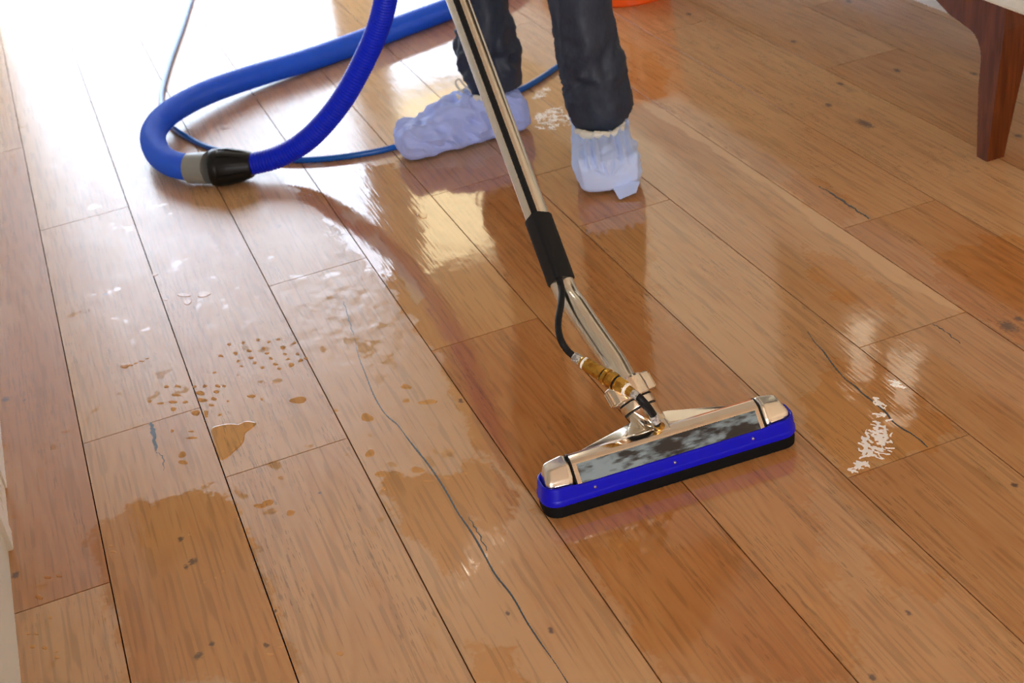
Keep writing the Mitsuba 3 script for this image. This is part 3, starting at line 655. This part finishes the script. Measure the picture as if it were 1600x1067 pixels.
# seam along the outer side of the right leg
# body: one continuous mesh, feet to head
g1, g2 = WTOP - WDIR * .30, WTOP - WDIR * .04
SR, SL_ = np.array([1.24, 2.74, 1.42]), np.array([.90, 2.87, 1.42])
J = [RA + [0, 0, -.02], np.r_[RT_TOE + R_DIR * .06, .045], np.array([RA[0] - .004, RA[1] + .02, .50]), HIP['r'] + [-.008, -.008, -.03], LA + [0, 0, -.02], np.r_[LF_TOE + L_DIR * .06, .04], np.array([LA[0] + .022, LA[1], .50]), HIP['l'],
     np.array([1.055, 2.81, 1.02]), np.array([1.065, 2.81, 1.30]), SR, SL_, np.array([1.07, 2.80, 1.45]), np.array([1.06, 2.775, 1.53]), np.array([1.055, 2.76, 1.60]), np.array([1.05, 2.765, 1.665]),
     SR + [.06, -.12, -.27], g1 + [.03, .03, .03], SL_ + [-.08, -.06, -.27], g2 + [-.03, .04, .02]]
Rr = [.036, .032, .042, .062, .036, .030, .040, .062, .085, .125, .055, .055, .070, .052, .078, .085, .042, .027, .042, .027]
Bn = [(0, 1), (0, 2), (2, 3), (4, 5), (4, 6), (6, 7), (3, 7), (3, 8), (7, 8), (8, 9), (9, 10), (9, 11), (10, 12), (11, 12), (9, 12), (12, 13), (13, 14), (14, 15), (10, 16), (16, 17), (11, 18), (18, 19)]
body = chain(J, Rr, Bn, 24)
def hand(g, wrist, flip):
    c = g - WDIR * 0; toW = wrist - c; toW -= WDIR * (toW @ WDIR); toW /= np.linalg.norm(toW); q = np.cross(WDIR, toW)
    out = [m3.Manifold.batch_hull([m3.Manifold.sphere(.012, 12).translate(tuple(c + toW * .034 + WDIR * k + q * j)) for k in (-.032, .032) for j in (-.012, .014)])]
    out.append(m3.Manifold.batch_hull([m3.Manifold.sphere(.024, 14).translate(tuple(wrist)), m3.Manifold.sphere(.016, 12).translate(tuple(c + toW * .040))]))
    for i, k in enumerate((-.030, -.010, .010, .030)):
        l = [.92, 1.0, .97, .85][i]; pts = []
        for an in np.radians([10, 70, 130, 190 * l]):
            pts.append(c + WDIR * k + .033 * (math.cos(an) * toW + math.sin(an) * q))
        out.append(chain(pts, [.0095, .009, .0085, .0078], [(0, 1), (1, 2), (2, 3)], 12))
    pts = [c + toW * .034 + WDIR * .036, c + WDIR * .048 - q * .022 + toW * .022, c + WDIR * .046 - q * .034, c + WDIR * .040 - q * .032 - toW * .016]
    out.append(chain(pts, [.012, .0105, .0095, .0085], [(0, 1), (1, 2), (2, 3)], 12))
    return m3.Manifold.batch_boolean(out, m3.OpType.Add)
HD = np.array([1.052, 2.755, 1.645])
face = [m3.Manifold.sphere(.012, 12).translate(tuple(HD + [-.02, -.088, -.012])), m3.Manifold.batch_hull([m3.Manifold.sphere(.009, 10).translate(tuple(HD + q)) for q in ([-.012, -.080, .02], [-.012, -.096, -.014])]),
        m3.Manifold.batch_hull([m3.Manifold.sphere(.010, 10).translate(tuple(HD + q)) for q in ([-.022, -.074, -.045], [.014, -.074, -.045])]), m3.Manifold.batch_hull([m3.Manifold.sphere(.03, 12).translate(tuple(HD + q)) for q in ([0, -.048, -.08], [0, -.02, -.03])])]
for s in (-1, 1): face.append(m3.Manifold.batch_hull([m3.Manifold.sphere(.008, 10).translate(tuple(HD + [s * .084, .012, q])) for q in (-.02, .018)]))
body = m3.Manifold.batch_boolean([body, hand(g1, J[17], 1), hand(g2, J[19], -1)] + face, m3.OpType.Add)
body = body.refine_to_length(.02)
bt = to_tm(body); bt.merge_vertices(); trimesh.smoothing.filter_taubin(bt, iterations=6)
obj('body', bt, 'skin', PN, smooth=True)
for s in (-1, 1): obj('eye', to_tm(m3.Manifold.sphere(.009, 16).translate(tuple(HD + [s * .031 - .008, -.079, .008]))), 'ring_white', PN, smooth=True)
tors = [np.array([1.055, 2.81, .95]), np.array([1.065, 2.81, 1.30]), SR, SL_, np.array([1.065, 2.805, 1.44]), SR + [.06, -.12, -.27], SL_ + [-.08, -.06, -.27], HIP['r'] + [0, 0, .06], HIP['l'] + [0, 0, .06]]
sh = chain(tors, [.125, .137, .068, .068, .078, .056, .056, .10, .10], [(0, 1), (1, 2), (1, 3), (2, 4), (3, 4), (1, 4), (2, 5), (3, 6), (7, 8), (7, 1), (8, 1), (0, 7), (0, 8)], 28).refine_to_length(.03)
st = to_tm(sh); st.merge_vertices(); trimesh.smoothing.filter_taubin(st, iterations=10)
obj('shirt', st, 'shirt', PN, smooth=True)
hr = (m3.Manifold.sphere(.094, 32).translate(tuple(HD + [0, .012, .03])) + m3.Manifold.sphere(.09, 32).translate(tuple(HD + [0, .03, -.005]))) - m3.Manifold.cube((.3, .2, .3), True).translate(tuple(HD + [0, -.145, -.11]))
obj('hair', hr, 'hair', PN, smooth=40)

# ------------------------------------------------------------------ bucket behind the worker
bc = at(985, -8); bc = np.array([bc[0], bc[1], 0])
bkt = lathe(bc, bc + [0, 0, 1], [(0.004, .0), (.004, .094), (.0, .098), (.0, .102), (.004, .105), (.012, .105), (.25, .118), (.255, .123), (.263, .123), (.266, .118), (.260, .114), (.02, .100), (.012, .0)], 72)
obj('body', bkt, 'bucket_orange', 'bucket', smooth=30)
obj('rim_band', lathe(bc, bc + [0, 0, 1], [(.21, .115), (.21, .120), (.216, .120), (.216, .115)], 72), 'bucket_orange', 'bucket', smooth=30)
hq = [bc + [.123 * math.cos(a), -.10 * math.sin(a), .24 - .08 * math.sin(a)] for a in np.linspace(0, math.pi, 24)]
obj('handle', sweep(np.array(hq), .003, 10), 'screw_steel', 'bucket', smooth=True)
tag('bucket', 'orange plastic bucket standing behind the right trouser leg', 'bucket')

# ------------------------------------------------------------------ bench with a bracket leg at the right
BN = 'bench'
def bracket(x, y, sx, sy):
    """leg with a curved bracket arm: outline in the (y, z) plane, tapered in x"""
    z1 = .2905
    out = [(0, 0), (.031, 0), (.045, .13)]
    for a in np.linspace(math.radians(178), math.radians(105), 9): out.append((.097 + .052 * math.cos(a), .178 + .052 * math.sin(a)))
    out += [(.150, .241), (.190, .256), (.206, .266), (.212, .278), (.212, z1), (-.010, z1), (-.012, .25)]
    poly = Polygon(out)
    w0 = .037
    m = trimesh.creation.extrude_polygon(poly, 1.0, engine='earcut')
    mm = to_mf(trimesh.Trimesh(*m3_clean(m))).refine_to_length(.03) if False else None
    v = m.vertices.copy()
    wz = np.interp(v[:, 1], [0, .29], [.037, .066]); x0 = np.interp(v[:, 1], [0, .29], [0, .026])
    nv = np.stack([x + sx * (x0 + v[:, 2] * wz), y + sy * v[:, 0], v[:, 1]], 1)
    return trimesh.Trimesh(nv, m.faces, process=False)
def m3_clean(m): return m.vertices, m.faces
BX, BY = 1.683, 2.088
for x, y, sx, sy in ((BX, BY, 1, 1), (BX, 4.72, 1, -1), (2.085, BY, -1, 1), (2.085, 4.72, -1, -1)):
    b = bracket(x, y, sx, sy); b.fix_normals(); obj('leg', b, 'leg_wood', BN)
obj('seat_base', rbox(BX + .016, 2.095, 1.93, 4.87, .290, .45, .012), 'cream_fabric', BN, smooth=30)
obj('cushion', rbox(BX + .012, 2.098, 1.92, 4.88, .445, .53, .03, 16), 'cream_fabric', BN, smooth=30)
tag(BN, 'cream upholstered bench on dark red-brown bracket legs at the right edge', 'bench')

def water(name, mesh, c):
    n, col, tn = PUV[plank_at(*c)]
    v = np.asarray(mesh.vertices)
    return obj(name, mesh, 'water_film', smooth=True, uv=np.stack([10 * n + 1 + v[:, 0] - col * .19, v[:, 1] + 100 * tn], 1))
# ------------------------------------------------------------------ water puddles, droplets, foam and a lamp glint modelled in white
def puddle_mesh(poly, h, edge=.0025):
    """a flat-topped drop over a floor polygon; the foot dips into the plank"""
    V, Fc = [], []
    rings = []
    c = np.array(poly.centroid.coords[0]); q = np.array(poly.exterior.coords)[:-1]
    n = len(q); lv = [(1.0, -.0006), (1.0, .0), (.98, h * .55), (.955, h * .85), (.92, h * .97), (.88, h), (.4, h * 1.005)]
    R = np.array([np.c_[c + (q - c) * s, np.full(n, z)] for s, z in lv])
    return grid_mesh(R)
def smooth_poly(pts, n=8):
    P = np.array([at(x, y)[:2] for x, y in pts]); P3 = np.c_[np.vstack([P[-2:], P, P[:3]]), np.zeros(len(P) + 5)]
    S = spline(P3, n)[2 * n:-2 * n, :2]; return Polygon(S).buffer(0)
pd = smooth_poly([(330, 670), (345, 664), (362, 662), (374, 663), (385, 658), (400, 660), (398, 665), (390, 671), (383, 677), (382, 687), (376, 696), (364, 707), (352, 717), (344, 717), (338, 703), (333, 686)])
water('puddle', puddle_mesh(pd, .0016), pd.centroid.coords[0]); tag('puddle', 'clear water puddle with a pointed tip, the largest one at the left', 'puddle')
DROPS = [  # px, py, half width px, half height px
 (195, 572, 6, 4), (203, 570, 4, 2), (212, 567, 3, 1.6), (221, 564, 4, 1.6), (230, 560, 3, 1.3), (466, 625, 12, 6), (573, 652, 9, 7), (578, 708, 7, 6), (634, 604, 8, 4), (635, 626, 5, 3), (525, 641, 3, 2), (652, 734, 10, 5), (669, 628, 14, 4),
 (368, 552, 4, 2.4), (389, 548, 4, 2.4), (392, 559, 4, 2.2), (372, 564, 3, 1.8), (377, 572, 3, 1.6), (335, 582, 3, 1.4), (398, 567, 3, 2.0), (340, 603, 4, 2.4), (350, 603, 3, 1.8), (313, 614, 8, 3), (338, 612, 4, 2.6), (316, 625, 7, 3.6), (334, 623, 4, 2.8), (393, 619, 6, 2.6), (356, 627, 2.4, 1.6), (330, 633, 4, 2), (344, 648, 3, 1.8), (320, 603, 3.6, 2), (304, 604, 3, 2),
 (276, 603, 3, 2), (280, 604, 2.6, 2), (275, 617, 7, 2.2), (270, 628, 6, 2.4), (271, 639, 5, 2.6), (251, 630, 5, 1.8), (234, 627, 3, 2.4), (260, 604, 4, 2), (290, 628, 4, 2), (306, 645, 6, 5), (322, 646, 4, 5), (269, 673, 3, 2), (299, 674, 4, 1.6), (300, 684, 9, 1.8), (285, 710, 6, 5), (286, 722, 8, 3),
 (412, 544, 3.4, 2), (417, 552, 3.2, 2), (423, 560, 3.2, 2), (430, 569, 3.6, 2.2), (410, 574, 3, 2), (409, 624, 3, 1.6), (436, 576, 3, 2), (450, 561, 3, 1.8), (445, 553, 3, 1.8), (455, 570, 5, 3), (442, 543, 5, 2.6), (470, 563, 4, 2.2), (465, 553, 3, 2), (478, 560, 3, 2),
 (403, 531, 3.4, 2), (380, 535, 3, 2), (420, 534, 3, 1.8), (435, 530, 3, 1.8), (358, 538, 3.4, 1.8), (345, 556, 4, 2), (460, 536, 3, 2), (242, 429, 5, 2), (287, 461, 10, 3), (293, 472, 7, 3.6), (318, 460, 11, 4), (258, 468, 3.6, 1.6), (660, 337, 9, 4),
 (407, 790, 9, 4), (419, 785, 8, 5), (454, 801, 7, 4), (594, 741, 9, 4), (600, 763, 3.4, 2.6), (74, 902, 5, 2.6), (92, 900, 4, 2.4), (61, 933, 5.5, 4), (79, 965, 3, 2), (44, 990, 3, 2), (57, 990, 3, 2), (51, 1010, 4, 3), (70, 1012, 5, 2.4), (89, 1027, 4, 2.6), (88, 1018, 2.4, 1.6), (349, 893, 3, 2), (337, 903, 2.4, 1.6), (319, 911, 2.6, 2), (531, 1021, 6, 3), (422, 1022, 5, 2.4), (416, 1006, 4, 2), (438, 1011, 4, 2), (174, 853, 4, 1.6), (177, 862, 5, 2), (296, 836, 2.6, 2),
 (726, 740, 3.4, 2.6), (697, 747, 5, 2), (670, 752, 8, 1.6)]
for (x, y, a, b) in DROPS:
    c = at(x, y)[:2]; ex = at(x + a, y)[:2] - c; ey = at(x, y + b)[:2] - c; pts = []
    ph = random.uniform(0, 6.28)
    for k in range(20):
        th = 2 * math.pi * k / 20; r = 1 + .16 * math.sin(2 * th + ph) + .10 * math.sin(3 * th + 2 * ph)
        pts.append(c + r * (math.cos(th) * ex + math.sin(th) * ey))
    k = water('water_droplet', puddle_mesh(Polygon(pts), min(.0007, .12 * np.linalg.norm(ey) + .0001)), c)
    if y > 780: lab, grp = 'small water droplet on the lower left planks below the puddle', 'droplets on the lower left planks'
    elif x > 490: lab, grp = 'flat water drop beside the long dark crack left of the squeegee head', 'drops beside the long crack'
    elif y < 515: lab, grp = 'small water droplet in the bright sheen below the hose coupling', 'droplets in the bright sheen'
    elif x > 354 and y < 600: lab, grp = 'tiny water dot of the dense dotted cluster above the puddle', 'dotted cluster above the puddle'
    elif x > 430: lab, grp = 'large oval water drop alone right of the puddle', None
    elif x < 240: lab, grp = 'water drop of the short trail on the pale plank far left', 'trail of drops on the pale plank'
    else: lab, grp = 'small water droplet around the plank end joint beside the puddle', 'droplets around the joint beside the puddle'
    tag(k, lab, 'water droplet', grp)
def foam_glint_patch(name, region, strokes, label, seed, zmax=.0022):
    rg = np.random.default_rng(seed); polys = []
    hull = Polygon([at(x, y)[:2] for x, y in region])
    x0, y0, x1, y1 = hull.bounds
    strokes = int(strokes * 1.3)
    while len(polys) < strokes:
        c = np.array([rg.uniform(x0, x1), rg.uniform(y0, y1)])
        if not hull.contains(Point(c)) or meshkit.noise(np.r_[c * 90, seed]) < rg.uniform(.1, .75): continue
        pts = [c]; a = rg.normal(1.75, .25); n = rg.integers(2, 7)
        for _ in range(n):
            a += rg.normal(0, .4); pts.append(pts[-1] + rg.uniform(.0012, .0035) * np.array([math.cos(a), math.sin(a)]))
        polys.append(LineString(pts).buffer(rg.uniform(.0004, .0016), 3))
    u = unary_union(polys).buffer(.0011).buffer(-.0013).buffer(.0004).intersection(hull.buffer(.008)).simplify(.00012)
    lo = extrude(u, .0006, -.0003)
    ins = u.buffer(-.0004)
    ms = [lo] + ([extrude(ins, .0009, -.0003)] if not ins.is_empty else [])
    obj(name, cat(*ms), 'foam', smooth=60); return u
def foam(region, strokes, label, seed):  # lays real foam and the white shapes of a lamp glint
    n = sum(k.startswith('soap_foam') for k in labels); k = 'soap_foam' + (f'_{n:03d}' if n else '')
    foam_glint_patch('soap_foam', region, strokes, label, seed); tag(k, label, 'foam', kind='stuff')
foam([(1326, 742), (1345, 722), (1350, 690), (1372, 660), (1370, 640), (1385, 645), (1386, 665), (1400, 700), (1385, 715), (1350, 735)], 90, 'lamp glint modelled as white streaks in the plank corner right of the squeegee head', 1)  # glint of a lamp on wet wood, built as white shapes
foam([(1372, 622), (1382, 628), (1384, 640), (1374, 636)], 10, 'small white dab beside the dark plank crack', 2)  # white raised shapes on the plank
foam([(1396, 596), (1405, 597), (1418, 606), (1414, 608), (1400, 602)], 12, 'bright white dab at the plank joint above the long streaks', 3)
foam([(836, 180), (870, 168), (900, 172), (897, 195), (860, 205), (838, 200)], 110, 'white foam between the two shoe covers', 4)
foam([(832, 145), (862, 135), (858, 150), (838, 162)], 26, 'small white foam patch right of the heel of the left-pointing shoe', 5)
